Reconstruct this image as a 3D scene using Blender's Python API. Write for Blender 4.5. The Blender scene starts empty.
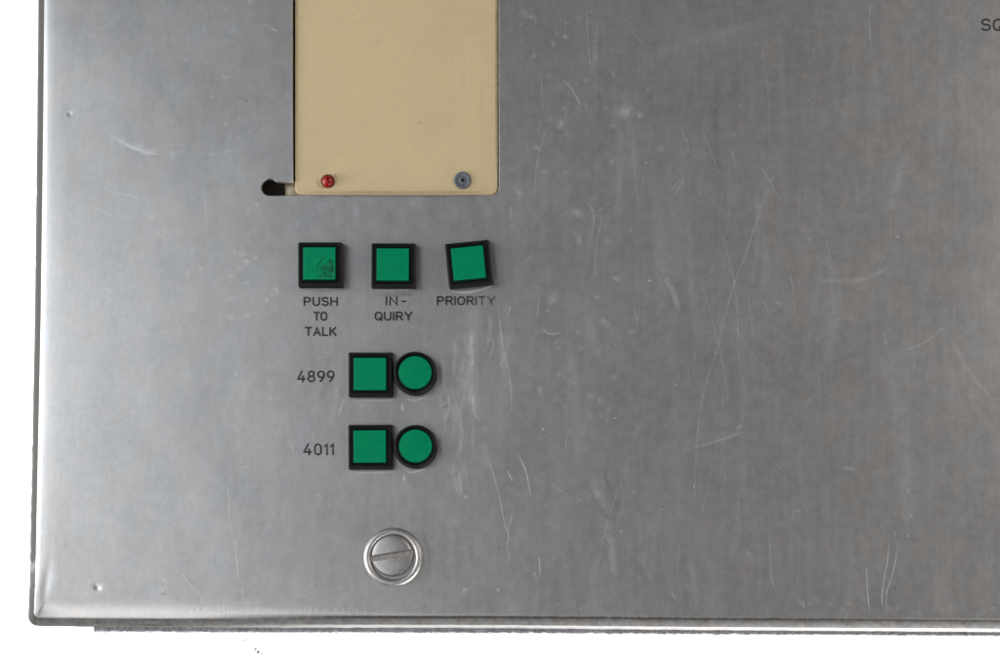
import bpy, bmesh, math, random
from mathutils import Vector, Matrix
from mathutils.geometry import delaunay_2d_cdt
R = random.Random(11)
S = 0.0004                       # metres per unit of drawing (0.4 mm)
VX, VY, DIST = 640.0, 680.0, 1800.0   # foot of the camera axis on the panel, camera height
sc = bpy.context.scene
COL = sc.collection

def W(x, y, z=0.0):
    return Vector(((x-500)*S, (333-y)*S, z*S))
def up(x, y, z):                 # true place of a raised point seen at x, y
    f = 1 - z/DIST
    return VX+(x-VX)*f, VY+(y-VY)*f

# ------------------------------------------------------------------ materials
def mat(name):
    m = bpy.data.materials.new(name); m.use_nodes = True
    nt = m.node_tree; nt.nodes.clear()
    out = nt.nodes.new('ShaderNodeOutputMaterial')
    b = nt.nodes.new('ShaderNodeBsdfPrincipled')
    nt.links.new(b.outputs[0], out.inputs[0])
    return m, nt, b, out
class G:
    def __init__(s, nt): s.nt = nt
    def n(s, t, **k):
        o = s.nt.nodes.new(t)
        for a, v in k.items(): setattr(o, a, v)
        return o
    def put(s, sock, v):
        if v is None: return
        if hasattr(v, 'is_output'): s.nt.links.new(v, sock)
        else: sock.default_value = v
    def m(s, op, a, b=None, c=None, clamp=False):
        o = s.n('ShaderNodeMath', operation=op); o.use_clamp = clamp
        s.put(o.inputs[0], a); s.put(o.inputs[1], b); s.put(o.inputs[2], c)
        return o.outputs[0]
    def px(s):
        tc = s.n('ShaderNodeTexCoord')
        v = s.n('ShaderNodeVectorMath', operation='SCALE'); s.put(v.inputs[0], tc.outputs['Object']); v.inputs['Scale'].default_value = 1/S
        return v.outputs[0]
    def noise(s, vec, sx, sy, detail=3, rough=.5, off=0.0, dist=0.0):   # sx, sy: feature size in units
        mp = s.n('ShaderNodeMapping'); s.put(mp.inputs[0], vec)
        mp.inputs['Location'].default_value = (off, off*.7, off*.3); mp.inputs['Scale'].default_value = (1/sx, 1/sy, 1/max(sx, sy))
        t = s.n('ShaderNodeTexNoise'); s.put(t.inputs['Vector'], mp.outputs[0])
        t.inputs['Scale'].default_value = 1; t.inputs['Detail'].default_value = detail; t.inputs['Roughness'].default_value = rough
        t.inputs['Distortion'].default_value = dist
        return t.outputs[0]
    def mr(s, v, a, b, c, d, smooth=False):
        o = s.n('ShaderNodeMapRange'); s.put(o.inputs[0], v)
        if smooth: o.interpolation_type = 'SMOOTHSTEP'
        for i, q in enumerate((a, b, c, d)): o.inputs[i+1].default_value = q
        return o.outputs[0]
    def mix(s, f, a, b, mode='MIX'):
        o = s.n('ShaderNodeMix', data_type='RGBA', blend_type=mode); s.put(o.inputs[0], f); s.put(o.inputs[6], a); s.put(o.inputs[7], b)
        return o.outputs[2]
    def bump(s, h, strength, dist, normal=None):
        o = s.n('ShaderNodeBump'); o.inputs['Strength'].default_value = strength; o.inputs['Distance'].default_value = dist
        s.put(o.inputs['Height'], h); s.put(o.inputs['Normal'], normal)
        return o.outputs[0]

PO = Vector(((640-500)*S, (333-300)*S, -120*S))
def steel():
    m, nt, b, out = mat('worn_steel'); g = G(nt); p = g.px()
    sep = g.n('ShaderNodeSeparateXYZ'); g.put(sep.inputs[0], p)
    mott = g.noise(p, 11, 11, 4, .62, 3)
    blot = g.noise(p, 70, 90, 3, .55, 9, .4)
    vstr = g.noise(p, 5, 130, 3, .6, 21)
    vstr2 = g.noise(p, 16, 240, 2, .5, 31)
    hstr = g.noise(p, 220, 1.1, 2, .6, 41)
    fine = g.noise(p, 1.5, 2.2, 2, .7, 51)
    hue = g.noise(p, 26, 38, 3, .6, 61)
    v = g.m('ADD', g.mr(mott, .3, .7, -.030, .030), g.mr(blot, .3, .7, -.022, .022))
    v = g.m('ADD', v, g.mr(vstr, .3, .7, -.010, .010))
    v = g.m('ADD', v, g.mr(vstr2, .3, .7, -.014, .014))
    v = g.m('ADD', v, g.mr(hstr, .3, .7, -.008, .008))
    v = g.m('ADD', v, g.mr(g.noise(p, 1.3, 34, 3, .6, 91), .3, .7, -.028, .028))
    v = g.m('ADD', v, g.mr(g.noise(p, 5, 6, 3, .65, 101), .3, .7, -.045, .045))
    v = g.m('ADD', v, g.mr(fine, .25, .75, -.055, .055))
    warm = g.mix(g.mr(hue, .38, .64, 0, 1), (.480, .471, .466, 1), (.500, .472, .450, 1))
    cl = g.n('ShaderNodeHueSaturation'); g.put(cl.inputs['Color'], warm); g.put(cl.inputs['Value'], g.m('ADD', v, 1.0))
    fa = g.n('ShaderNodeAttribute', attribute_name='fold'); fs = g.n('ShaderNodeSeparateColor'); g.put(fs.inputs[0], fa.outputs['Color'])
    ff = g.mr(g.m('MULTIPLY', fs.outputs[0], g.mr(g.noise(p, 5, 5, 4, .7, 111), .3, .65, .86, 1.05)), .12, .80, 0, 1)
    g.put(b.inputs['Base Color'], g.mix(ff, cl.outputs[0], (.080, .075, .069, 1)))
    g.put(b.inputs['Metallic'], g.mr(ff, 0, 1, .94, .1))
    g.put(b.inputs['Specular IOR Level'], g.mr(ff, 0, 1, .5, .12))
    rg = g.m('ADD', g.mr(mott, .3, .7, -.015, .015), g.mr(blot, .3, .7, -.012, .012))
    rg = g.m('ADD', rg, g.mr(vstr, .3, .7, -.008, .008))
    g.put(b.inputs['Roughness'], g.m('MULTIPLY_ADD', ff, .35, g.m('ADD', rg, .415)))
    # large gentle waves of the sheet, the grain and three dents
    wav = g.noise(p, 150, 170, 2, .45, 71)
    wav2 = g.noise(p, 34, 50, 2, .5, 81)
    def dent(x, y, sx, sy, a, rot=0):
        c = (W(x, y)-PO)/S
        dx = g.m('SUBTRACT', sep.outputs[0], c.x); dy = g.m('SUBTRACT', sep.outputs[1], c.y)
        if rot: dx = g.m('MULTIPLY_ADD', dy, math.tan(rot), dx)
        q = g.m('ADD', g.m('POWER', g.m('ABSOLUTE', g.m('DIVIDE', dx, sx)), 2.0), g.m('POWER', g.m('ABSOLUTE', g.m('DIVIDE', dy, sy)), 2.0))
        return g.m('MULTIPLY', g.m('EXPONENT', g.m('MULTIPLY', q, -1.0)), a)
    dn = g.m('ADD', dent(97.5, 587, 3.2, 3.0, -.75), dent(70, 114, 2.6, 2.4, -.2))
    dn = g.m('ADD', dn, dent(46, 585, 4.5, 20, -.5, -.12))
    dn = g.m('ADD', dn, dent(592, 196, 16, 10, -.12))
    h = g.m('ADD', g.m('MULTIPLY', wav, 1.6), g.m('MULTIPLY', wav2, .10))
    h = g.m('ADD', h, dn)
    h = g.m('ADD', h, g.m('MULTIPLY', hstr, .008))
    h = g.m('ADD', h, g.m('MULTIPLY', vstr, .012))
    h = g.m('ADD', h, g.m('MULTIPLY', fine, .03))
    g.put(b.inputs['Normal'], g.bump(h, 1.0, S))
    return m

def marks(name='surface_mark', light=(.86, .87, .88, 1), dk=(.05, .045, .04, 1)):                      # scratches, smears and ink: attribute R strength, G dark
    m, nt, b, out = mat(name); g = G(nt); p = g.px()
    at = g.n('ShaderNodeAttribute', attribute_name='mark'); s3 = g.n('ShaderNodeSeparateColor'); g.put(s3.inputs[0], at.outputs['Color'])
    uv = g.n('ShaderNodeUVMap', uv_map='UVMap'); s2 = g.n('ShaderNodeSeparateXYZ'); g.put(s2.inputs[0], uv.outputs[0])
    prof = g.m('SUBTRACT', 1.0, g.m('ABSOLUTE', g.m('MULTIPLY_ADD', s2.outputs[0], 2.0, -1.0)), clamp=True)
    prof = g.mr(prof, 0, 1, 0, 1, True)
    brk = g.mr(g.noise(p, 4, 7, 3, .7, 5), .32, .58, .25, 1.0)
    a = g.m('MULTIPLY', g.m('MULTIPLY', prof, brk), s3.outputs[0], clamp=True)
    g.put(b.inputs['Base Color'], g.mix(s3.outputs[1], light, dk))
    b.inputs['Metallic'].default_value = .25; b.inputs['Roughness'].default_value = .55
    tr = g.n('ShaderNodeBsdfTransparent'); mx = g.n('ShaderNodeMixShader')
    g.put(mx.inputs[0], a); g.put(mx.inputs[1], tr.outputs[0]); g.put(mx.inputs[2], b.outputs[0])
    nt.links.new(mx.outputs[0], out.inputs[0])
    return m

def ink():
    m, nt, b, out = mat('black_engraving_paint'); g = G(nt); p = g.px()
    at = g.n('ShaderNodeAttribute', attribute_name='mark'); s3 = g.n('ShaderNodeSeparateColor'); g.put(s3.inputs[0], at.outputs['Color'])
    brk = g.mr(g.noise(p, 2.2, 2.2, 3, .7, 15), .30, .5, .86, 1.0)
    a = g.m('MULTIPLY', brk, s3.outputs[0], clamp=True)
    b.inputs['Base Color'].default_value = (.018, .018, .020, 1); b.inputs['Roughness'].default_value = .6
    tr = g.n('ShaderNodeBsdfTransparent'); mx = g.n('ShaderNodeMixShader')
    g.put(mx.inputs[0], a); g.put(mx.inputs[1], tr.outputs[0]); g.put(mx.inputs[2], b.outputs[0])
    nt.links.new(mx.outputs[0], out.inputs[0])
    return m

def simple(name, col, rough, metal=0.0, var=.08, sc_=8, bump=.05, coat=0.0, spec=.5, var2=None):
    m, nt, b, out = mat(name); g = G(nt); p = g.px()
    t = g.noise(p, sc_, sc_, 4, .6, 7)
    hs = g.n('ShaderNodeHueSaturation'); hs.inputs['Color'].default_value = (*col, 1)
    val = g.mr(t, .3, .7, 1-var, 1+var)
    if var2: val = g.m('ADD', val, g.mr(g.noise(p, var2[0], var2[0], 2, .5, 17), .3, .7, -var2[1], var2[1]))
    g.put(hs.inputs['Value'], val); g.put(b.inputs['Base Color'], hs.outputs[0])
    g.put(b.inputs['Roughness'], g.mr(t, .3, .7, max(0, rough-.05), rough+.05))
    b.inputs['Metallic'].default_value = metal
    b.inputs['Coat Weight'].default_value = coat; b.inputs['Coat Roughness'].default_value = .08
    b.inputs['Specular IOR Level'].default_value = spec
    g.put(b.inputs['Normal'], g.bump(g.noise(p, 1.6, 1.6, 3, .6, 27), bump, S))
    return m

M = dict(
    steel=steel(), mark=marks(), lmark=marks('lens_mark', (.22, .50, .36, 1), (.0, .035, .02, 1)), smark=marks('paint_mark', (.62, .52, .36, 1), (.12, .08, .04, 1)), ink=ink(),
    cream=simple('cream_paint', (.575, .448, .257), .5, var=.025, sc_=5, bump=.12, spec=.3, var2=(60, .03)),
    cream_side=simple('cream_plastic', (.50, .40, .26), .4, var=.05, bump=.05),
    black=simple('black_plastic', (.006, .0055, .006), .5, var=.3, bump=.2, spec=.18),
    green=simple('green_lens_plastic', (.0, .207, .086), .35, var=.06, sc_=6, bump=.10, spec=.12),
    shade_green=simple('painted_shade_lens_rim', (.0, .012, .008), .6, var=.15, spec=.06),  # green darkened to paint in the shade on the lens sides
    red=simple('red_lamp_plastic', (.26, .0, .001), .32, var=.05, bump=0, coat=.0),
    dred=simple('dark_red_collar', (.05, .002, .002), .3),
    dark=simple('dark_recess', (.05, .036, .025), .7),
    box=simple('grey_box_steel', (.30, .295, .31), .55, metal=.3, var=.5, sc_=3, bump=.6),
    zinc=simple('turned_metal', (.42, .402, .385), .47, metal=.9, var=.06, sc_=9, bump=.06),
    fold=simple('dull_folded_steel', (.055, .052, .048), .55, metal=.3, var=.25, sc_=6, bump=.5),
    zincd=simple('dull_slot_metal', (.34, .31, .29), .5, metal=.6, var=.25, sc_=3, bump=.3),
    grey=simple('blue_grey_metal', (.13, .138, .15), .45, metal=.35, var=.3, sc_=2, bump=.5),
    black_hole=simple('black_hole', (.004, .004, .004), .8),
    sheet=simple('white_paper', (.9, .9, .9), .9, var=.0, sc_=500, bump=.0),
    speck=simple('dark_dirt', (.05, .045, .05), .9),
)

# ------------------------------------------------------------------ mesh helpers
def link(name, bm, mats, parent=None, loc=(0, 0, 0), smooth=True, rotz=0):
    me = bpy.data.meshes.new(name); bm.to_mesh(me); bm.free()
    for q in (mats if isinstance(mats, (list, tuple)) else [mats]): me.materials.append(M[q])
    if smooth:
        me.polygons.foreach_set('use_smooth', [True]*len(me.polygons))
    o = bpy.data.objects.new(name, me); COL.objects.link(o)
    o.location = loc; o.rotation_euler.z = rotz
    if parent: o.parent = parent
    return o
def sharp(o, ang=35):
    me = o.data; bm = bmesh.new(); bm.from_mesh(me)
    a = math.radians(ang)
    for e in bm.edges:
        if len(e.link_faces) == 2 and e.calc_face_angle(0) > a: e.smooth = False
    bm.to_mesh(me); bm.free()
def empty(name, label, cat, loc=(0, 0, 0)):
    o = bpy.data.objects.new(name, None); COL.objects.link(o); o.location = loc; o.empty_display_size = .01
    o['label'] = label; o['category'] = cat
    return o
def loft(bm, loops, close=True, mi=0, cap_top=False, cap_bot=False):
    vs = [[bm.verts.new(Vector(v)*1.0) for v in lp] for lp in loops]
    n = len(vs[0]); fs = []
    for a, b in zip(vs, vs[1:]):
        for i in range(n if close else n-1):
            j = (i+1) % n
            f = bm.faces.new((a[i], a[j], b[j], b[i])); f.material_index = mi; fs.append(f)
    if cap_top: f = bm.faces.new(vs[-1]); f.material_index = mi; fs.append(f)
    if cap_bot: f = bm.faces.new(list(reversed(vs[0]))); f.material_index = mi; fs.append(f)
    return vs
def rsq(hx, hy, r, z, n=5):      # rounded rectangle loop, counter-clockwise, local units
    out = []
    for k, (cx, cy) in enumerate(((hx-r, hy-r), (-hx+r, hy-r), (-hx+r, -hy+r), (hx-r, -hy+r))):
        for i in range(n):
            a = math.pi/2*(k+i/(n-1)); out.append(((cx+r*math.cos(a))*S, (cy+r*math.sin(a))*S, z*S))
    return out
def ring(r, z, n=72, wob=0):
    return [(r*S*math.cos(2*math.pi*i/n), r*S*math.sin(2*math.pi*i/n), z*S) for i in range(n)]

class Ribbon:                    # soft-edged flat marks lying on a surface
    def __init__(s, bm, z=.12, origin=(0, 0, 0), mi=0):
        s.bm = bm; s.uv = bm.loops.layers.uv.get('UVMap') or bm.loops.layers.uv.new('UVMap')
        s.c = bm.verts.layers.float_color.get('mark') or bm.verts.layers.float_color.new('mark')
        s.z = z; s.o = Vector(origin); s.mi = mi; s.k = 0
    def line(s, pts, w, st, dark=0, taper=True, smooth=True):
        s.k += 1; z = s.z+.0006*(s.k % 150)
        if .9 < w < 3: w *= 1.25; st *= .88
        P = [Vector(p) for p in pts]
        if len(P) > 2 and smooth:
            Q = []
            for i in range(len(P)-1):
                p0 = P[max(i-1, 0)]; p1 = P[i]; p2 = P[i+1]; p3 = P[min(i+2, len(P)-1)]
                for k in range(6):
                    t = k/6
                    Q.append(.5*((2*p1)+(-p0+p2)*t+(2*p0-5*p1+4*p2-p3)*t*t+(-p0+3*p1-3*p2+p3)*t**3))
            Q.append(P[-1]); P = Q
        elif smooth:
            P = [P[0].lerp(P[1], k/6) for k in range(7)]
        n = len(P); prev = None
        for i, p in enumerate(P):
            d = (P[min(i+1, n-1)]-P[max(i-1, 0)]); d = d.normalized() if d.length else Vector((1, 0)); nn = Vector((-d.y, d.x))
            t = i/(n-1); tp = min(1, 4*t, 4*(1-t))**.6 if taper else 1
            ww = w*(.5+.5*tp); cur = []
            for k in (-1, 1):
                q = p+nn*ww*.5*k
                v = s.bm.verts.new(W(q.x, q.y, z)-s.o); v[s.c] = (st*tp, dark, 0, 1); cur.append(v)
            if prev:
                f = s.bm.faces.new((prev[0], cur[0], cur[1], prev[1])); f.material_index = s.mi
                for lp in f.loops: lp[s.uv].uv = (0 if lp.vert in (prev[0], cur[0]) else 1, 0)
                if f.normal.z < 0: f.normal_flip()
            prev = cur
    def disc(s, x, y, r, st, dark=0, sx=1, sy=1):
        s.k += 1; z = s.z+.0006*(s.k % 150); n = 14; ph = R.random()*6; q = [1+.22*math.sin(2*a+ph)+.1*math.sin(5*a+ph*2) for a in [2*math.pi*i/n for i in range(n)]]
        c = s.bm.verts.new(W(x, y, z)-s.o); c[s.c] = (st, dark, 0, 1)
        vs = []
        for i in range(n):
            a = 2*math.pi*i/n; v = s.bm.verts.new(W(x+r*sx*q[i]*math.cos(a), y-r*sy*q[i]*math.sin(a), z)-s.o); v[s.c] = (st, dark, 0, 1); vs.append(v)
        for i in range(n):
            f = s.bm.faces.new((c, vs[i], vs[(i+1) % n])); f.material_index = s.mi
            for lp in f.loops: lp[s.uv].uv = (.5 if lp.vert is c else 0, 0)

# ------------------------------------------------------------------ the control panel
panel = empty('control_panel', 'worn brushed steel control panel with green buttons and black engraved legends', 'control panel', W(640, 300, -120))
assert (PO-panel.location).length < 1e-6
def child_loc(v): return Vector(v)-PO

# -- sheet: outline with a rolled edge
def lerp(a, b, t): return a+(b-a)*t
def interp(tab, x):
    if x <= tab[0][0]: return tab[0][1]
    for (x0, y0), (x1, y1) in zip(tab, tab[1:]):
        if x <= x1: return lerp(y0, y1, (x-x0)/(x1-x0))
    return tab[-1][1]
LEFT = [(-700, 42), (0, 35.8), (150, 34.4), (320, 32.2), (480, 29.0), (580, 27.0), (625, 25.4)]
BOT = [(25, 625.6), (100, 626.3), (260, 627.2), (500, 628.0), (700, 629.9), (970, 631.6), (1700, 636)]
PL = [(34, 0), (30, 0), (19, -.08), (13.5, -.30), (9.6, -.68), (8.2, -1.25), (7.6, -1.7), (4.2, -3.4), (1.0, -5.4), (.0, -7.5), (.0, -21)]
PB0 = [(34, 0), (30, 0), (23, -.2), (15, -1.3), (9.8, -2.5), (8.2, -2.9), (7.6, -2.5), (4.2, -5.0), (1.0, -7.4), (.0, -10), (.0, -21)]
PB1 = [(34, 0), (30, 0), (15.5, -.05), (12.2, -.3), (11.0, -.8), (10.2, -1.3), (7.6, -2.7), (3.2, -4.2), (2.7, -6.0), (.5, -12), (.0, -21)]
def prof_b(x):
    t = min(1, max(0, (x-130)/300)); t = t*t*(3-2*t)
    return [(lerp(a[0], b[0], t), lerp(a[1], b[1], t)) for a, b in zip(PB0, PB1)]
XR, YT = 1640, -640
stations = []                    # each: list of (x, y, z) over the rings
K = len(PL)
y = YT+20
while y < 586:
    sx = interp(LEFT, y); st = []
    j = R.gauss(0, .10)+(R.gauss(0, .22) if y > 430 else 0)
    for k, (o, z) in enumerate(PL):
        e = j if k >= 8 else 0
        st.append((sx+o+e, y, z))
    stations.append(st); y += 6 if y > -20 else 60
sx, sy = interp(LEFT, 618), interp(BOT, 40)
for i in range(7):
    a = math.pi/2*i/6; st = []
    for k in range(K):
        oL, zL = PL[k]; oB, zB = prof_b(40)[k]; r = max(.6, 9-oL*.55)
        t = i/6
        st.append((sx+oL+r*(1-math.cos(a)), sy-oB-r*(1-math.sin(a)), lerp(zL, zB, t)))
    stations.append(st)
x = 64
while x < XR-20:
    sb = interp(BOT, x); st = []; j = R.gauss(0, .10)
    for k, (o, z) in enumerate(prof_b(x)):
        st.append((x, sb-o+(j if k >= 8 else 0), z))
    stations.append(st); x += 6 if x < 1020 else 60
for i in range(7):
    a = math.pi/2*i/6; st = []
    for k in range(K):
        o, z = PB1[k]; r = max(.6, 9-o*.55); b = interp(BOT, XR)
        st.append((XR-o-r*(1-math.sin(a)), b-o-r*(1-math.cos(a)), z))
    stations.append(st)
for y in range(580, YT+20, -60): stations.append([(XR-o, y, z) for o, z in PB1])
for i in range(7):
    a = math.pi/2*i/6; st = []
    for k in range(K):
        o, z = PB1[k]; r = max(.6, 9-o*.55)
        st.append((XR-o-r*(1-math.cos(a)), YT+o+r*(1-math.sin(a)), z))
    stations.append(st)
for x in range(XR-60, 100, -60): stations.append([(x, YT+o, z) for o, z in PB1])
for i in range(7):
    a = math.pi/2*i/6; st = []
    for k in range(K):
        o, z = PL[k]; r = max(.6, 9-o*.55); s0 = interp(LEFT, YT)
        st.append((s0+o+r*(1-math.sin(a)), YT+o+r*(1-math.cos(a)), z))
    stations.append(st)

# cutout outline (hole with a keyhole slot at its lower left)
CT = -330
def cutout(grow=0.0):
    g = grow; pts = [(292.4-g, CT-g)]
    pts += [(292.5-g, y) for y in (-100, 0, 100)]
    pts += [(292.9-g, 182.2-g)]
    cx, cy, r = 269.6, 187.2, 8.3+g
    a0 = math.asin((5.0+g)/r)
    pts.append((cx+r*math.cos(a0)+1.5, 182.2-g))
    n = 18
    for i in range(n+1):
        a = a0+(1.5*math.pi-a0)*i/n
        pts.append((cx+r*math.cos(a), cy-r*math.sin(a)))
    rr = 8.2
    by = 195.0+g
    pts.append((300, by)); pts.append((400, by))
    for i in range(8):
        a = math.pi/2*i/7
        pts.append((498.9+g-rr+rr*math.sin(a), by-rr+rr*math.cos(a)))
    pts += [(498.7+g, 100), (498.5+g, 0), (498.4+g, -100), (498.2+g, CT-g)]
    return pts
bm = bmesh.new()
bm.verts.layers.float_color.new('fold'); bm.verts.layers.float_color.new('mark'); bm.loops.layers.uv.new('UVMap')
FA = bm.verts.layers.float_color['fold']
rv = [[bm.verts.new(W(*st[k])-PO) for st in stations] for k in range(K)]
n = len(stations)
for k in range(K-1):
    for i in range(n):
        j = (i+1) % n
        f = bm.faces.new((rv[k][i], rv[k][j], rv[k+1][j], rv[k+1][i]))
        f.smooth = True
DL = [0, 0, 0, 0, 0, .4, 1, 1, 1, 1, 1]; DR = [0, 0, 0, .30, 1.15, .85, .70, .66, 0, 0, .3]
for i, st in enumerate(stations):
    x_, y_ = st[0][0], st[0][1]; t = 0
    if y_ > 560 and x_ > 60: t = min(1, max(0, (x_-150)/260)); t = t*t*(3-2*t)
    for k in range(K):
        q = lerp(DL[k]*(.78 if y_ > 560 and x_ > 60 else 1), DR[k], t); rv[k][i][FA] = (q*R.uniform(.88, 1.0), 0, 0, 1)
def loopv(pts, z): return [bm.verts.new(W(p[0], p[1], z)-PO) for p in pts]
h0 = loopv(cutout(.7), 0); h1 = loopv(cutout(0), -.7); h2 = loopv(cutout(0), -5)
h0b = loopv(cutout(.7), 0)
for v in h0+h1+h2+h0b: v[FA] = (0, 0, 0, 1)
m_ = len(h0)
for i in range(m_):
    j = (i+1) % m_
    bm.faces.new((h0b[j], h0b[i], h1[i], h1[j])); bm.faces.new((h1[j], h1[i], h2[i], h2[j]))
flat = rv[0]+h0
n0, n1 = len(rv[0]), len(h0)
cons = [(i, (i+1) % n0) for i in range(n0)]+[(n0+i, n0+(i+1) % n1) for i in range(n1)]
cdt = delaunay_2d_cdt([Vector((v.co.x/S, v.co.y/S)) for v in flat], cons, [], 4, 1e-4)
vmap = []
for q, src in zip(cdt[0], cdt[3]):
    vmap.append(flat[src[0]] if src else bm.verts.new((q.x*S, q.y*S, flat[0].co.z)))
    if not src: vmap[-1][FA] = (0, 0, 0, 1)
hole_p = [(v.co.x/S, v.co.y/S) for v in h0]
def inside(q, P):
    c = False
    for (x1, y1), (x2, y2) in zip(P, P[1:]+P[:1]):
        if (y1 > q[1]) != (y2 > q[1]) and q[0] < (x2-x1)*(q[1]-y1)/(y2-y1)+x1: c = not c
    return c
for tri in cdt[2]:
    ctr = sum((cdt[0][i] for i in tri), Vector((0, 0)))/len(tri)
    if inside(ctr, hole_p): continue
    try: bm.faces.new([vmap[i] for i in tri])
    except ValueError: pass
bmesh.ops.recalc_face_normals(bm, faces=bm.faces[:])
if max(bm.faces, key=lambda f: f.calc_area()).normal.z < 0: bmesh.ops.reverse_faces(bm, faces=bm.faces[:])
for f in bm.faces: f.smooth = True

rb = Ribbon(bm, .10, PO, 1)
L = rb.line; D = rb.disc
for a in [
 ([(113,137),(122,142),(132,147),(145,152),(160,155)], 3.2, .50), ([(124,143),(140,151),(158,156)], 4.5, .34), ([(155,155),(185,152),(215,154),(250,146)], 7, .10),
 ([(866.5,566),(867.4,590),(869.8,615)], 1.8, .55), ([(888.5,541),(887.5,560),(883.6,581),(881.8,599),(883.6,608)], 1.8, .48),
 ([(899,539),(896.5,555),(892,576),(886.6,593),(886.6,613)], 1.8, .48), ([(894,531),(896,537)], 1.6, .4), ([(907,533),(909,538)], 1.6, .4),
 ([(770.5,530),(769.6,554),(772,578),(776.5,596)], 1.4, .26), ([(747.5,549),(747.5,556)], 1.5, .4), ([(802.7,599.6),(804,608)], 1.5, .45),
 ([(561.5,78.7),(570.5,87),(576,96),(581.7,108)], 2.0, .42), ([(632,31.5),(645.6,48)], 1.6, .28), ([(761,30),(763.5,60),(768.6,99),(768.6,168)], 1.5, .2),
 ([(701,123.7),(707,141),(713.7,159),(720.6,175.6)], 1.6, .28), ([(687.6,171.7),(680,186),(675.6,195)], 1.5, .34), ([(683,174),(676,184),(671,190)], 1.5, .26), ([(713,178),(708,190),(705,200)], 1.4, .2),
 ([(587,202),(593,211),(593.6,224),(591,242)], 1.8, .3), ([(756,221.6),(747,250),(735.3,281.4),(723.6,317.8),(717,346.4)], 1.7, .32), ([(721,232),(728.8,258),(735.3,289),(739,346)], 2.4, .26),
 ([(719.7,249),(705.4,286.6)], 1.5, .24), ([(700,279),(710.6,312.6),(718.4,346)], 1.5, .22), ([(666,277.5),(674,294),(679.4,312.6)], 9, .16),
 ([(734,280),(720,340),(702,400),(696,460),(694,520)], 1.6, .34), ([(716.8,332),(724,372),(728.8,404)], 1.6, .28), ([(738,304),(739,360),(750,408)], 1.8, .22),
 ([(680,452),(720,440),(744,432)], 3.5, .17), ([(744,432),(741,444)], 1.6, .35), ([(718.8,436),(704,504),(700,520)], 1.5, .2),
 ([(518,454),(526,472),(531,498)], 1.8, .52), ([(507,470),(512.8,482)], 1.8, .48), ([(498,300),(502,340),(510,380),(512,416)], 3, .22), ([(448,380),(458,408),(462,432)], 2.2, .26),
 ([(485,445),(492.6,472),(500,499),(504.6,523),(512,544)], 2.0, .34), ([(539,553.8),(540.6,577)], 1.7, .5), ([(671,590.7),(675.7,599.7)], 1.8, .5), ([(565,438),(567,452)], 1.4, .3),
 ([(88.8,180),(108,191),(132,197),(153.7,203)], 2.0, .30), ([(81.6,200.4),(108,213.6),(126,224.4)], 2.0, .28), ([(151,225.6),(163,236.5),(171.7,247)], 1.8, .34), ([(103,287.4),(114,291.7)], 2.6, .45),
 ([(121,309.7),(129.7,320)], 1.8, .32), ([(204,180),(206.5,228),(207.7,264)], 3, .14), ([(270,28),(279,32)], 2.2, .35), ([(205,84),(213,90)], 2.2, .3), ([(264,24),(275,27)], 2, .2),
 ([(117,408.5),(122,414),(127.7,423.6)], 2.0, .5), ([(277,427.7),(288,441),(297.8,456.5)], 1.6, .30), ([(116,455),(119,480),(124,492)], 1.6, .2), ([(216,342),(220,365)], 1.6, .2),
 ([(227.4,485.6),(228.7,504),(232,539)], 1.7, .42), ([(235,537.6),(237,563.6),(238.8,581.8)], 1.8, .6), ([(242,587),(244,600)], 1.8, .48), ([(178,570),(193.6,588),(208.7,610)], 1.6, .48), ([(269,522),(278,540)], 1.6, .3),
 ([(829,319.5),(853.5,318)], 1.6, .4), ([(760,293),(771,319)], 1.8, .3), ([(818,280),(848,281),(870,277),(891,266)], 9, .13), ([(886,215),(897,182),(907,150)], 14, .10),
 ([(778,166),(756,223),(742.7,263.5)], 1.6, .28), ([(883,254),(885,258)], 1.8, .5), ([(817,358),(821,406)], 1.6, .24), ([(829,374),(838.7,401)], 1.6, .26), ([(899.5,351),(924,343),(942.7,326.8)], 4, .18),
 ([(992.7,350),(989,382)], 1.7, .32), ([(842.7,467),(856,470)], 5, .26), ([(951,336),(967,368.6),(996.8,403.8)], 7, .13), ([(865.3,30),(871.6,30)], 1.6, .5), ([(948.6,117),(955.4,104.7)], 1.6, .32),
 ([(540,328),(550,334),(562,332)], 4, .22), ([(775,398),(780,409)], 1.6, .3), ([(470,300),(474,330),(468,372),(474,415)], 26, .14), ([(474,330),(470,380),(476,420)], 12, .16), ([(500,316),(504,380)], 7, .14),
 ([(474,425),(472,445)], 5, .22), ([(592,470),(604,510),(612,560)], 16, .10), ([(608,535),(616,580)], 12, .12), ([(590,480),(600,500)], 9, .12), ([(690,555),(698,610)], 10, .08), ([(510,205),(512,222)], 3, .3), ([(511,305),(508,316)], 1.6, .4)]:
    L(a[0], a[1], a[2]*(.48 if a[1] < 2.6 and a[0][0][0] > 600 and a[0][0][1] < 500 else .85))
L([(114, 139), (134, 147), (158, 153)], 11, .30); L([(105, 133), (125, 143)], 7, .16); L([(640, 60), (700, 40), (770, 20)], 20, .05); L([(660, 210), (665, 300), (672, 380)], 24, .05); L([(880, 330), (900, 420), (915, 540)], 30, .05); L([(560, 330), (575, 400), (580, 470)], 26, .05)
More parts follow.
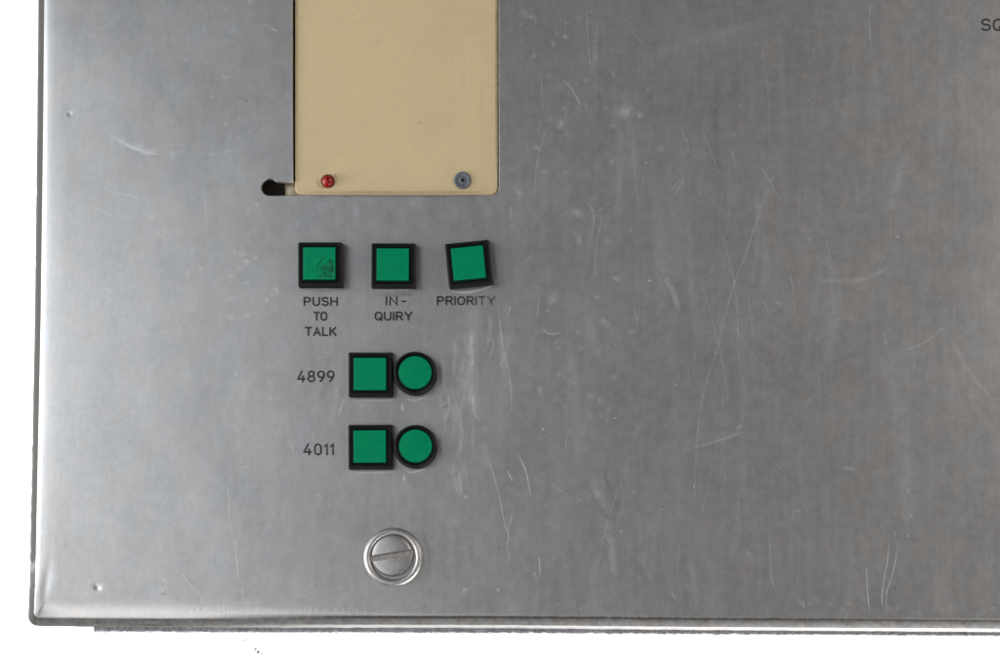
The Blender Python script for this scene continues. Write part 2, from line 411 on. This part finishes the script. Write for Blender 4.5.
# rub marks and grime beside the buttons; bright glints painted under them
for a in [([(299,288.0),(320,288.6),(342,288.2)], 3.0, .5), ([(374,289.6),(395,290.2),(416,289.4)], 3.0, .5), ([(450,291),(468,292.5),(486,288),(494,285)], 3.2, .5),
          ([(352,400.0),(372,400.6),(393,400.2)], 2.6, .35), ([(352,472.4),(372,472.6),(393,472.2)], 2.6, .38), ([(405,398),(415,400.5),(428,396)], 2.6, .3), ([(405,470),(412,472.5),(428,468)], 2.6, .35),
          ([(402,403),(403,412)], 5, .3), ([(404,474),(404,482)], 5, .3), ([(340,372),(334,410),(330,430)], 9, .14), ([(345,395),(338,420)], 5, .2)]:
    L(*a, 0)
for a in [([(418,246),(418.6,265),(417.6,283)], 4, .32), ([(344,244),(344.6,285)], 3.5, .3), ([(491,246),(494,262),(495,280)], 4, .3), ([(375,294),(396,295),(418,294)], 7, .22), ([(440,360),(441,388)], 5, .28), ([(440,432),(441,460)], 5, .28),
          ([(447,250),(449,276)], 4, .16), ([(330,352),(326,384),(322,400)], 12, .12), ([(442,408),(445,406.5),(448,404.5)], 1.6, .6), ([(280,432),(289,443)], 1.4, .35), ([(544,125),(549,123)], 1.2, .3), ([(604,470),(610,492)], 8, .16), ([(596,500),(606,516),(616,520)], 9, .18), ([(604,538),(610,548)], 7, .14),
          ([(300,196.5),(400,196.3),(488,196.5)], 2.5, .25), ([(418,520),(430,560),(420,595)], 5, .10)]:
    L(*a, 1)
L([(180, 619.5), (300, 618.2), (420, 617.3), (560, 617.2), (700, 618.6), (850, 619.2), (1020, 620.6)], 4.2, .75, 1)  # dark line along the crease above the bottom fold
for x, y in [(242,254),(233,252),(240,268),(248,282),(232,277),(200.5,269),(276,290),(267,300),(228,300),(192,309),(257,205),(151,215),(246,262),(255,258)]: D(x+R.uniform(-1, 1), y, R.uniform(3.6, 5.8), .24)
for x, y, r, st in [(624,112,10,.20),(640,115,4.5,.18),(561,124,5,.24),(524,13,4.5,.24),(532,17,4,.22),(537,148,4,.18),(566,37,3,.22),(577,213,7,.20),(579,240,5,.2),(552,299,7,.18),(616,278,4,.2),(604,322,6,.16),(534,56,3,.18),(248,212,2.8,.3),(318,495,4,.2),(466,497,3,.25),
                    (649.5,280.6,1.5,1),(542.8,429.2,1.5,1),(676.4,384.8,1.3,.9),(898,236.5,1.5,.9),(808.3,100,1.2,.7),(885.6,343,1.3,.7),(98,587.4,.1,.1),(257.5,320,1.3,.8),(152,476,1.5,.8),(615,418,1.8,.6),(467,556,1.3,.5),(509,556,1.3,.6),(621,531,1.5,.7),(694,486.6,1.4,.6),(465,590,3,.25),(498,590,2.4,.3),(519,494,1.8,.4),
                    (273,30,.1,.1),(739,105,2,.3),(653,216,1.2,.7),(72,114,1.2,.4),(144,340,1.3,.4),(884,334,2,.25),(546,506,2,.3)]:
    D(x, y, r*(1.25 if r > 2 else .95), st*(1 if r > 2 else .8))
for x, y in [(802,211),(306.6,100),(90.3,585.2),(68.5,114.5),(163.5,594),(895,588),(129,442),(246.5,100.6)]: D(x, y, 1.3, .85, 1)
for i in range(150):
    x, y = R.gauss(245, 45), R.uniform(-120, 400)
    if (x > 252 and y < 205) or (x > 285 and y > 225): continue
    D(x, y, R.uniform(2.5, 5.5), R.uniform(.07, .2))
for i in range(110):
    x, y = R.gauss(570, 45), R.uniform(-60, 420)
    if x < 512: continue
    D(x, y, R.uniform(2.0, 5.5), R.uniform(.04, .14))
for i in range(36):
    x, y = R.uniform(440, 490), R.uniform(310, 470)
    L([(x, y), (x+R.gauss(0, 2), y+R.uniform(8, 20)), (x+R.gauss(0, 3), y+R.uniform(24, 40))], R.uniform(2, 9), R.uniform(.05, .16))
for i in range(26):
    x, y = R.uniform(285, 470), R.uniform(470, 600)
    D(x, y, R.uniform(4, 12), R.uniform(.03, .09))
for i in range(34):
    x, y = R.uniform(285, 500), R.uniform(200, 236)
    D(x, y, R.uniform(4, 12), R.uniform(.02, .07))
# random faint hairlines, nicks and dried spots
for i in range(420):
    x = R.uniform(60, 1300) if i % 4 else R.uniform(450, 1000); y = R.uniform(-300, 608)
    if x < 420: th = R.choice((math.radians(R.gauss(60, 22)), math.radians(R.gauss(88, 8)), math.radians(R.gauss(35, 12))))
    else: th = math.radians(R.gauss(91, 9) if R.random() < .75 else R.uniform(30, 150))
    ln = R.expovariate(1/26)+5; ln = min(ln, 120)
    if x < 510 and 230 < y+ln and y < 600 and x > 285: ln = min(ln, 14)
    if x > 255 and x < 515 and y < 205: continue
    dx, dy = math.cos(th)*ln, math.sin(th)*ln
    if y+dy > 610: continue
    c = R.gauss(0, .025)*ln
    L([(x, y), (x+dx*.5+c, y+dy*.5), (x+dx, y+dy)], R.uniform(1.0, 1.9), min(.26, .04+R.expovariate(1/.05)))
for i in range(70):
    x = R.uniform(450, 1010); y = R.uniform(20, 560); w = R.uniform(5, 18)
    L([(x, y), (x+R.gauss(0, 4), y+R.uniform(20, 50)), (x+R.gauss(0, 8), y+R.uniform(60, 130))], w, R.uniform(.02, .065), 0 if R.random() < .6 else 1)
for i in range(520):
    x, y = R.uniform(60, 1200), R.uniform(-200, 606)
    if 256 < x < 512 and y < 205: continue
    D(x, y, R.uniform(.7, 1.5) if i % 3 else R.uniform(1.8, 4.5), R.uniform(.1, .5) if i % 3 else R.uniform(.04, .14), 1 if R.random() < .22 else 0)
for i in range(90):
    x = 180+abs(R.gauss(0, 110)); L([(x, 611-R.uniform(1, 7)), (x+R.uniform(-.6, .6), 613)], 1.2, R.uniform(.15, .5))
for i in range(26):
    x = R.uniform(800, 1010); D(x, R.uniform(600, 615), R.uniform(3, 6), R.uniform(.05, .13))
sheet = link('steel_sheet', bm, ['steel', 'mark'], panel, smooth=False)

# -- engraved legends ------------------------------------------------
def arc(cx, cy, rx, ry, a0, a1, n=10):
    return [(cx+rx*math.cos(math.radians(a0+(a1-a0)*i/n)), cy+ry*math.sin(math.radians(a0+(a1-a0)*i/n))) for i in range(n+1)]
GL = {  # unit height 7
 'P': (4.4, [[(0,0),(0,7)]+[(2.4,7)]+arc(2.5,5.15,1.9,1.85,90,-90)+[(0,3.3)]]),
 'R': (4.4, [[(0,0),(0,7)]+[(2.4,7)]+arc(2.5,5.2,1.9,1.8,90,-90)+[(0,3.4)], [(2.3,3.4),(4.4,0)]]),
 'U': (4.6, [[(0,7),(0,2.2)]+arc(2.3,2.2,2.3,2.2,180,360)+[(4.6,7)]]),
 'S': (4.4, [arc(2.2,5.25,2.1,1.75,25,250,12)+arc(2.2,1.85,2.2,1.85,80,-155,14)]),
 'H': (4.6, [[(0,0),(0,7)], [(4.6,0),(4.6,7)], [(0,3.6),(4.6,3.6)]]),
 'T': (4.6, [[(0,7),(4.6,7)], [(2.3,7),(2.3,0)]]),
 'O': (4.8, [arc(2.4,4.6,2.4,2.4,0,180)+arc(2.4,2.4,2.4,2.4,180,360)+[(4.8,4.6)]]),
 'Q': (4.8, [arc(2.4,4.6,2.4,2.4,0,180)+arc(2.4,2.4,2.4,2.4,180,360)+[(4.8,4.6)], [(2.9,1.9),(5.0,-.3)]]),
 'A': (5.0, [[(0,0),(2.5,7),(5,0)], [(.8,2.2),(4.2,2.2)]]),
 'L': (3.8, [[(0,7),(0,0),(3.8,0)]]),
 'K': (4.6, [[(0,0),(0,7)], [(4.4,7),(0,2.6)], [(1.6,4.1),(4.6,0)]]),
 'I': (0.0, [[(0,0),(0,7)]]),
 'N': (4.8, [[(0,0),(0,7),(4.8,0),(4.8,7)]]),
 'Y': (5.0, [[(0,7),(2.5,3.3),(5,7)], [(2.5,3.3),(2.5,0)]]),
 '-': (3.0, [[(0,3.3),(3.0,3.3)]]),
 '4': (4.6, [[(2.6,7),(0,1.7),(4.6,1.7)], [(3.3,3.6),(3.3,0)]]),
 '8': (4.2, [arc(2.1,5.25,1.8,1.75,-90,270,18), arc(2.1,1.85,2.1,1.85,90,450,18)]),
 '9': (4.2, [arc(2.1,4.9,2.1,2.1,-5,355,20), [(4.2,4.9),(4.1,3.6),(3.3,1.9),(1.6,0)]]),
 '0': (4.2, [arc(2.1,4.9,2.1,2.1,0,180)+arc(2.1,2.1,2.1,2.1,180,360)+[(4.2,4.9)]]),
 '1': (1.5, [[(0,5.4),(1.5,7),(1.5,0)]]),
}
def stroke(bm, c, pts, w, st, org, z):
    P = [Vector(p) for p in pts]; n = len(P); hw = w/2
    def V(q, zz): v = bm.verts.new(W(q.x, q.y, zz)-org); v[c] = (st(q.x), 0, 0, 1); return v
    L_, R_ = [], []
    closed = (P[0]-P[-1]).length < 1e-4
    for i, p in enumerate(P):
        a = P[i-1] if i else (P[-2] if closed else p); b = P[i+1] if i < n-1 else (P[1] if closed else p)
        d1 = (p-a).normalized() if (p-a).length > 1e-6 else (b-p).normalized()
        d2 = (b-p).normalized() if (b-p).length > 1e-6 else d1
        nn = Vector((-(d1+d2).y, (d1+d2).x)); nn = nn.normalized() if nn.length > 1e-3 else Vector((-d1.y, d1.x))
        k = 1/max(.55, nn.dot(Vector((-d1.y, d1.x))))
        L_.append(p+nn*hw*k); R_.append(p-nn*hw*k)
    if closed: L_[-1], R_[-1] = L_[0], R_[0]
    vl = [V(q, z) for q in L_]; vr = [V(q, z) for q in R_]
    for i in range(n-1):
        f = bm.faces.new((vl[i], vl[i+1], vr[i+1], vr[i])); f.normal_update()
        if f.normal.z < 0: f.normal_flip()
    if not closed:
        for p, d in ((P[0], (P[0]-P[1]).normalized()), (P[-1], (P[-1]-P[-2]).normalized())):
            a0 = math.atan2(d.y, d.x); vs = []
            for i in range(7):
                a = a0-math.pi/2+math.pi*i/6; vs.append(V(p+Vector((math.cos(a), math.sin(a)))*hw, z))
            f = bm.faces.new(vs); f.normal_update()
            if f.normal.z < 0: f.normal_flip()
def word(bm, c, txt, x0, x1, y0, y1, w, st, org, gap=2.2):
    tot = sum(GL[ch][0] for ch in txt)+gap*(len(txt)-1)
    x0 += w/2; x1 -= w/2; y0 += w/2; y1 -= w/2
    kx = (x1-x0)/tot; ky = (y1-y0)/7; cx = 0; z = .2
    for ch in txt:
        wd, ss = GL[ch]
        for s_ in ss:
            z += .004
            stroke(bm, c, [(x0+(cx+px)*kx, y1-py*ky) for px, py in s_], w, st, org, z)
        cx += wd+gap
def legend(words, label, w=1.75, st=lambda x: .97):
    bm = bmesh.new(); c = bm.verts.layers.float_color.new('mark')
    x0 = sum((q[1]+q[2])/2 for q in words)/len(words); y0 = sum((q[3]+q[4])/2 for q in words)/len(words)
    org = W(x0, y0)
    for q in words: word(bm, c, q[0], *q[1:5], w, st, org, *q[5:])
    o = link('engraved_legend', bm, 'ink', panel, child_loc(org), smooth=False)
    o['label'] = label
legend([('PUSH', 303.5, 338, 296.8, 306.2), ('TO', 313.2, 327.4, 311.6, 321, 1.7), ('TALK', 304.8, 336.6, 326.8, 336.2)], 'black lettering PUSH TO TALK')
legend([('IN', 385.6, 397.6, 296.2, 305.6, 2.6), ('-', 401.4, 406.2, 296.4, 305.8), ('QUIRY', 374.6, 412.6, 311.6, 320.8)], 'black lettering IN-QUIRY')
legend([('PRIORITY', 436.8, 495.4, 296.0, 305.4)], 'black lettering PRIORITY, its last letters worn pale', st=lambda x: .86 if x < 465 else max(.45, .86-(x-465)*.02))
legend([('4899', 297.2, 334.6, 370.4, 382.4, 2.4)], 'black number 4899', 1.8)
legend([('4011', 303.4, 334.0, 443.4, 455.4, 2.7)], 'black number 4011', 1.8)
legend([('SQ', 981.0, 1003.5, 18.6, 31.0, 2.0)], 'black letters SQ at the right', 1.7)

# -- buttons ---------------------------------------------------------
HB = 9.5
def square_button(cx, cy, label, rot=0.0, tilt=(0, 0), h=HB, half=21.5, lens_half=(15.9, 15.9), crack=False):
    x, y = up(cx, cy, h+1.5); base = W(x, y, 0)
    bm = bmesh.new()
    k = lens_half[0]+1.7
    loft(bm, [rsq(half+.9, half+.9, 1.2, -6), rsq(half+.7, half+.7, 1.2, h*.45), rsq(half+.25, half+.25, 1.0, h*.5), rsq(half, half, 1.1, h-.9), rsq(half-.35, half-.35, 1.0, h-.25), rsq(half-1.1, half-1.1, .9, h),
              rsq(half-2.2, half-2.2, .8, h-.05), rsq(half-2.6, half-2.6, .7, h-.5), rsq(half-3.0, half-3.0, .7, h-.05), rsq(k+.3, k+.3, .6, h-.2), rsq(k, k, .6, h-3)], cap_bot=True)
    b = link('push_button', bm, 'black', panel, child_loc(base), rotz=rot); sharp(b, 40)
    b.rotation_euler = (tilt[0], tilt[1], rot); b['label'] = label
    bm = bmesh.new(); hx, hy = lens_half
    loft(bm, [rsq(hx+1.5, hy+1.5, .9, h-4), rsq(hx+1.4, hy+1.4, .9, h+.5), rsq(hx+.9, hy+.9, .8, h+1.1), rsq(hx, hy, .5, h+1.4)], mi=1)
    n0 = len(bm.faces)
    loft(bm, [rsq(hx, hy, .5, h+1.4), rsq(hx-.5, hy-.5, .5, h+1.5)], cap_top=True, mi=0)
    if crack:
        # broken surface of the lens: shallow grooves and chips as soft dark and pale lines
        rr = Ribbon(bm, h+1.55, (0, 0, 0), 2); O = W(500, 333)
        def C(pts, w, s, d): rr.line([(500+a, 333+b_) for a, b_ in pts], w, s, d)
        C([(7, -6.5), (3, -4), (.4, -.5), (-1.8, 4), (-2.6, 9)], 1.5, .8, 1); C([(8.2, -2.8), (11, -3), (13, -2.2), (13.6, 0)], 1.4, .8, 1); C([(3.8, 8.2), (5.5, 9.8), (7.6, 11)], 2.0, .9, 1)
        C([(2, 3), (4.5, 1.5), (6.8, 2.6)], 1.3, .22, 0); C([(9, 1), (11, 3.2), (10.2, 6)], 1.6, .22, 0); C([(12, 7), (13.6, 9.5), (12.6, 12.5)], 1.5, .26, 0); C([(6.6, 5), (7.6, 7)], 1.6, .24, 0); C([(1, 11), (2.5, 13.4), (6, 13.8)], 1.3, .22, 0)
        C([(2, 2), (7, 6), (13, 9)], 14, .42, 1); C([(-2, 12), (7, 13), (14.5, 13)], 5, .5, 1); C([(9, -4), (13, 3), (13, 10)], 6, .42, 1)
    o = link('lens', bm, ['green', 'shade_green', 'lmark'], b, smooth=False)
    if crack: o['label'] = 'green lens with a cracked and melted lower right corner'
    return b
square_button(319.3, 263.4, 'square green button above PUSH TO TALK, its lens cracked', crack=True, h=10.5)
square_button(392.7, 264.4, 'square green button above IN-QUIRY', rot=math.radians(-.3))
square_button(468.5, 262.8, 'square green button above PRIORITY, twisted askew', rot=math.radians(5.6), tilt=(math.radians(1.2), math.radians(-.6)))
square_button(369.9, 373.9, 'square green button beside number 4899', h=7.5)
square_button(369.7, 446.4, 'square green button beside number 4011', rot=math.radians(.3), h=7)
def round_button(cx, cy, label, h=8.0):
    x, y = up(cx, cy, h+1.2); base = W(x, y, 0)
    bm = bmesh.new()
    loft(bm, [ring(22.0, -6), ring(21.9, 1.5), ring(21.5, 2.2), ring(21.4, h-2.5), ring(20.9, h-.9), ring(19.8, h-.1), ring(18.6, h), ring(18.2, h-.4), ring(17.9, h-3)], cap_bot=True)
    b = link('indicator_lamp', bm, 'black', panel, child_loc(base-Vector((.8*S, 0, 0)))); sharp(b, 50); b['label'] = label
    bm = bmesh.new()
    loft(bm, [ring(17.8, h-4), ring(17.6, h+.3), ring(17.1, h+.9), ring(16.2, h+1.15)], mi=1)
    loft(bm, [ring(16.2, h+1.15), ring(12, h+1.35), ring(6, h+1.45)], cap_top=True, mi=0)
    link('lens', bm, ['green', 'shade_green'], b, (.8*S, 0, 0), smooth=True)
round_button(415.1, 372.5, 'round green lamp beside the 4899 button')
round_button(415.5, 446.0, 'round green lamp beside the 4011 button', 7.0)

# -- slotted quarter-turn fastener -----------------------------------
fx, fy = 393.3, 557.3
bm = bmesh.new()
loft(bm, [ring(29.6, -3, 96), ring(29.6, .5, 96), ring(29.2, 1.5, 96), ring(28.2, 2.9, 96), ring(26.8, 3.9, 96), ring(25.4, 4.2, 96), ring(24.0, 3.7, 96), ring(22.8, 2.3, 96), ring(22.0, .2, 96), ring(21.7, -3, 96)])
vs = loft(bm, [ring(21.7, -3, 96), ring(10, -3, 96)], cap_top=True, mi=1)
fast = link('fastener_ring', bm, ['zinc', 'zincd'], panel, child_loc(W(fx, fy))); fast['label'] = 'raised round metal ring of the slotted fastener'
bm = bmesh.new()
for sgn in (1, -1):
    t = bmesh.new()
    rr = [(20.9, -3), (20.8, 1.0), (20.4, 2.0), (19.0, 2.9), (16.5, 3.4), (12, 3.9), (7, 4.2), (3, 4.35), (.6, 4.4)]
    loft(t, [ring(r, z, 96) for r, z in rr], cap_top=True)
    geo = t.verts[:]+t.edges[:]+t.faces[:]
    res = bmesh.ops.bisect_plane(t, geom=geo, plane_co=(0, sgn*3.1*S, 0), plane_no=(0, sgn, 0), clear_inner=True)
    edge_v = [e for e in res['geom_cut'] if isinstance(e, bmesh.types.BMVert)]
    ev = sorted([v for v in edge_v], key=lambda v: v.co.x)
    for v in ev: v.co.y += R.gauss(0, .16)*S; v.co.z += R.gauss(0, .05)*S
    lo = [t.verts.new((v.co.x, sgn*3.1*S, -3*S)) for v in ev]; hi = [t.verts.new(v.co) for v in ev]
    for a, b in zip(range(len(ev)-1), range(1, len(ev))):
        q = (hi[a], hi[b], lo[b], lo[a]) if sgn < 0 else (hi[b], hi[a], lo[a], lo[b])
        f = t.faces.new(q); f.material_index = 1
    me = bpy.data.meshes.new('tmp'); t.to_mesh(me); t.free(); bm.from_mesh(me); bpy.data.meshes.remove(me)
for r0 in (0,):
    vv = [bm.verts.new(((-21.6 if i in (0, 3) else 21.6)*S, (-3.0 if i < 2 else 3.0)*S, 1.2*S)) for i in range(4)]
    f = bm.faces.new(vv); f.material_index = 1
ux, uy = up(391.7, 555.4, 4)
sh = link('slotted_screw_head', bm, ['zinc', 'zincd'], fast, W(ux, uy)-W(fx, fy), rotz=math.radians(8.8)); sharp(sh, 50)

# -- dark recess behind the cutout and the shallow box behind the sheet
bm = bmesh.new()
def bx(bm, x0, x1, y0, y1, z0, z1, mi=0, top=True):
    a = [W(x0, y1, z0), W(x1, y1, z0), W(x1, y0, z0), W(x0, y0, z0)]; b = [W(x0, y1, z1), W(x1, y1, z1), W(x1, y0, z1), W(x0, y0, z1)]
    va = [bm.verts.new(v-PO) for v in a]; vb = [bm.verts.new(v-PO) for v in b]
    for i in range(4):
        j = (i+1) % 4; f = bm.faces.new((va[i], va[j], vb[j], vb[i])); f.material_index = mi
    f = bm.faces.new(list(reversed(va))); f.material_index = mi
    if top: f = bm.faces.new(vb); f.material_index = mi
bx(bm, 256, 506, CT-10, 204, -24, -5.2, top=False)
link('recess', bm, 'dark', panel, smooth=False)
bm = bmesh.new()
lo, hi = [], []
def lip(x): return interp([(85, 630.4), (260, 631.3), (500, 632.0), (700, 633.2), (970, 635.0), (1600, 638)], x)
xs = [88+2.6*i for i in range(360)]+[1040+60*i for i in range(9)]
pts = []
for i, x in enumerate(xs):
    pts.append((x, lip(x)+(R.gauss(0, .35) if x < 1030 else 0)+(1.2 if i == 0 else 0)))
pts = [(86, 610)]+pts+[(1600, YT+60), (86, YT+60)]
top = [bm.verts.new(W(x, y, -20)-PO) for x, y in pts]; bot = [bm.verts.new(W(x, y, -60)-PO) for x, y in pts]
for i in range(len(pts)):
    j = (i+1) % len(pts); bm.faces.new((bot[i], bot[j], top[j], top[i]))
rim = [bm.verts.new(v.co) for v in top]
inn = [bm.verts.new(W(min(max(x, 100), 1580), min(max(y, YT+80), 600), -20)-PO) for x, y in pts]
for i in range(len(pts)):
    j = (i+1) % len(pts)
    try: bm.faces.new((rim[i], rim[j], inn[j], inn[i]))
    except ValueError: pass
bmesh.ops.remove_doubles(bm, verts=bm.verts[:], dist=1e-7)
bmesh.ops.recalc_face_normals(bm, faces=bm.faces[:])
bk = link('backing_box', bm, 'box', panel, smooth=False); bk['label'] = 'rough grey backing edge under the sheet'

# ------------------------------------------------------------------ cream plug-in module
mod = empty('plug_in_module', 'cream painted module plate with red lamp, seated in the panel cutout', 'module', W(395, 0, -70)); MO = mod.location.copy()
PZ = -2.2
def plate(ins, z):
    x0, x1, y0, y1 = 294.6+ins, 497.6-ins, CT+4+ins, 194.7-ins
    pts = [(x0, y0)]
    r = 7.5-ins*.5
    for i in range(8):
        a = math.pi/2*i/7; pts.append((x0+r-r*math.cos(a), y1-r+r*math.sin(a)))
    r = 8.0-ins*.5
    for i in range(8):
        a = math.pi/2*i/7; pts.append((x1-r+r*math.sin(a), y1-r+r*math.cos(a)))
    pts.append((x1, y0))
    return [tuple(W(x, y, z)-MO) for x, y in pts]
bm = bmesh.new()
loft(bm, [plate(0, -22), plate(0, PZ-1.0), plate(.25, PZ-.4), plate(.8, PZ)], cap_top=False)
loft(bm, [plate(.8, PZ), plate(1.2, PZ)], cap_top=True)
rb = Ribbon(bm, PZ+.05, MO, 1)
for x, y, r_, st, d in [(357,23,1.4,.7,1),(378,41,1.3,.6,1),(382,39.5,.9,.6,1),(300,98,1.3,.5,1),(320,145,1.5,.5,1),(352,154,1.1,.6,1),(362,122,1.2,.3,1),(378,61,1.0,.4,1),(455,116,1.2,.3,1),(420,122,3.5,.3,1),(404,141,1.0,.5,1),(340,12,.9,.5,1),(470,66,.9,.5,1),(315,60,1,.4,1),(446,22,1,.4,1),(487,140,1.2,.3,1)]: rb.disc(x, y, r_*.9, st*.6, d)
for i in range(60): rb.disc(R.uniform(298, 494), R.uniform(-200, 190), R.uniform(.5, 1.0), R.uniform(.1, .4), 1 if i % 3 else 0)
rb.line([(300, 191.5), (400, 192), (490, 191.5)], 5, .22, 1); rb.line([(316, 178), (319, 185), (325, 189)], 4, .28, 1); rb.line([(334, 173), (337, 180)], 3.5, .3, 1); rb.line([(296.2, -200), (296.2, 0), (296.2, 182)], 3, .25, 1); rb.line([(495.8, -200), (496, 0), (496, 182)], 3.5, .35, 1)
fp = link('face_plate', bm, ['cream', 'smark'], mod, smooth=False)
for v in ((400, 0),): pass
bm = bmesh.new()                 # rounded cream tab in the slot
prof = [(281.3, -22), (281.3, -20), (281.8, -17), (283.5, -13), (286.5, -10.5), (290, -9.6), (293.5, -9.8), (297, -11), (300, -14)]
loft(bm, [[tuple(W(x, yy, z)-MO) for x, z in prof] for yy in (178, 183, 188, 193, 199)], close=False)
bmesh.ops.recalc_face_normals(bm, faces=bm.faces[:])
link('side_tab', bm, 'cream_side', mod)
bm = bmesh.new()
loft(bm, [ring(7.0, -1), ring(7.0, .15), ring(6.6, .3), ring(6.3, .1), ring(6.2, -1)], mi=0)
c = link('lamp_collar', bm, 'dred', mod, W(*up(327.9, 181.3, PZ), PZ)-MO); c['label'] = 'dark red rim of the small lamp'
bm = bmesh.new()
loft(bm, [ring(6.2*math.cos(a), -.6+6.4*math.sin(a), 48) for a in [math.radians(d) for d in (0, 12, 24, 36, 48, 58, 68, 77, 84, 88)]], cap_top=True)
link('red_lamp_dome', bm, 'red', c)
bm = bmesh.new()                 # recessed grey fixing with a knurled rim and a black centre
n = 96
def kn(r, z, amp): return [((r+amp*(1 if (i//2) % 2 else -1))*S*math.cos(2*math.pi*i/n), (r+amp*(1 if (i//2) % 2 else -1))*S*math.sin(2*math.pi*i/n), (z+.25*amp*(1 if (i//2) % 2 else -1)/.3)*S) for i in range(n)]
loft(bm, [kn(8.7, -.5, .1), kn(8.6, .6, .15), kn(8.0, 1.5, .25), kn(6.5, 1.2, .3), kn(4.6, .7, .15), ring(3.2, .35, n), ring(2.7, .9, n), ring(1.7, 1.0, n)], mi=0)
loft(bm, [ring(1.7, 1.0, n), ring(1.5, .1, n)], cap_top=True, mi=1)
s_ = link('fixing_socket', bm, ['grey', 'black_hole'], mod, W(*up(462.6, 180.5, PZ), PZ)-MO); s_['label'] = 'grey knurled round fixing with a black centre hole'

# ------------------------------------------------------------------ surroundings
SZ = -900
bm = bmesh.new()
bm.faces.new([bm.verts.new(W(x, y, SZ)) for x, y in ((-6000, 6000), (7500, 6000), (7500, -5000), (-6000, -5000))])
bd = link('white_backdrop', bm, 'sheet', smooth=False); bd['kind'] = 'structure'

bm = bmesh.new()
for x, y, r_ in ((245, 640.2, .7), (255.2, 649.2, 1.0), (257.8, 652.1, 1.35), (261.6, 654, .7)):
    q = up(x, y, SZ)
    bmesh.ops.create_icosphere(bm, subdivisions=2, radius=r_*1.4*S, matrix=Matrix.Translation(W(q[0], q[1], SZ+.8)) @ Matrix.Rotation(.7, 4, 'Z') @ Matrix.Diagonal((1.3, .8, .7, 1)))
dk = link('dirt_specks', bm, 'speck'); dk['kind'] = 'stuff'; dk['label'] = 'tiny dark specks on the white backdrop below the panel'; dk['category'] = 'dirt'
# ------------------------------------------------------------------ light
def area(name, loc, target, sx, sy, power, col, spread=180):
    l = bpy.data.lights.new(name, 'AREA'); l.shape = 'RECTANGLE'; l.size = sx*S; l.size_y = sy*S; l.energy = power; l.color = col; l.spread = math.radians(spread)
    o = bpy.data.objects.new(name, l); COL.objects.link(o); o.location = W(*loc)
    d = W(*target)-o.location; o.rotation_euler = d.to_track_quat('-Z', 'Y').to_euler()
    return o
area('softbox_left', (-1980, -330, 1800), (300, 250, 0), 800, 2700, 8.1, (.84, .92, 1.0))
area('added_low_left_fill', (-480, 1290, 1750), (120, 600, 0), 460, 300, .95, (.94, .97, 1.0))  # unseen lamp added to brighten the bottom-left edge
area('softbox_right', (2850, -550, 1750), (700, 250, 0), 620, 1000, 4.8, (1.0, .965, .93))
area('added_backdrop_fill', (-1700, 700, -150), (100, 300, SZ), 1200, 1800, 16, (1, 1, 1))  # this and the next: unseen lamps added to wash the backdrop white
area('added_backdrop_fill', (1500, 1900, -120), (700, 700, SZ), 1600, 1200, 9, (1, 1, 1))
w = bpy.data.worlds.new('World'); sc.world = w; w.use_nodes = True
w.node_tree.nodes['Background'].inputs[0].default_value = (.97, .98, 1, 1); w.node_tree.nodes['Background'].inputs[1].default_value = .13

# ------------------------------------------------------------------ camera
cam = bpy.data.cameras.new('camera'); co = bpy.data.objects.new('camera', cam); COL.objects.link(co)
co.location = W(VX, VY, DIST); cam.sensor_width = 36; cam.lens = 36*DIST/1000
cam.shift_x = (500-VX)/1000; cam.shift_y = (VY-333)/1000
cam.clip_start = .01; cam.clip_end = 20
sc.camera = co
sc.view_settings.view_transform = 'Standard'; sc.view_settings.look = 'None'; sc.view_settings.exposure = 0; sc.view_settings.gamma = 1
sc.render.film_transparent = False
sc.cycles.transparent_max_bounces = 48
sc.render.resolution_x = 1024; sc.render.resolution_y = 682
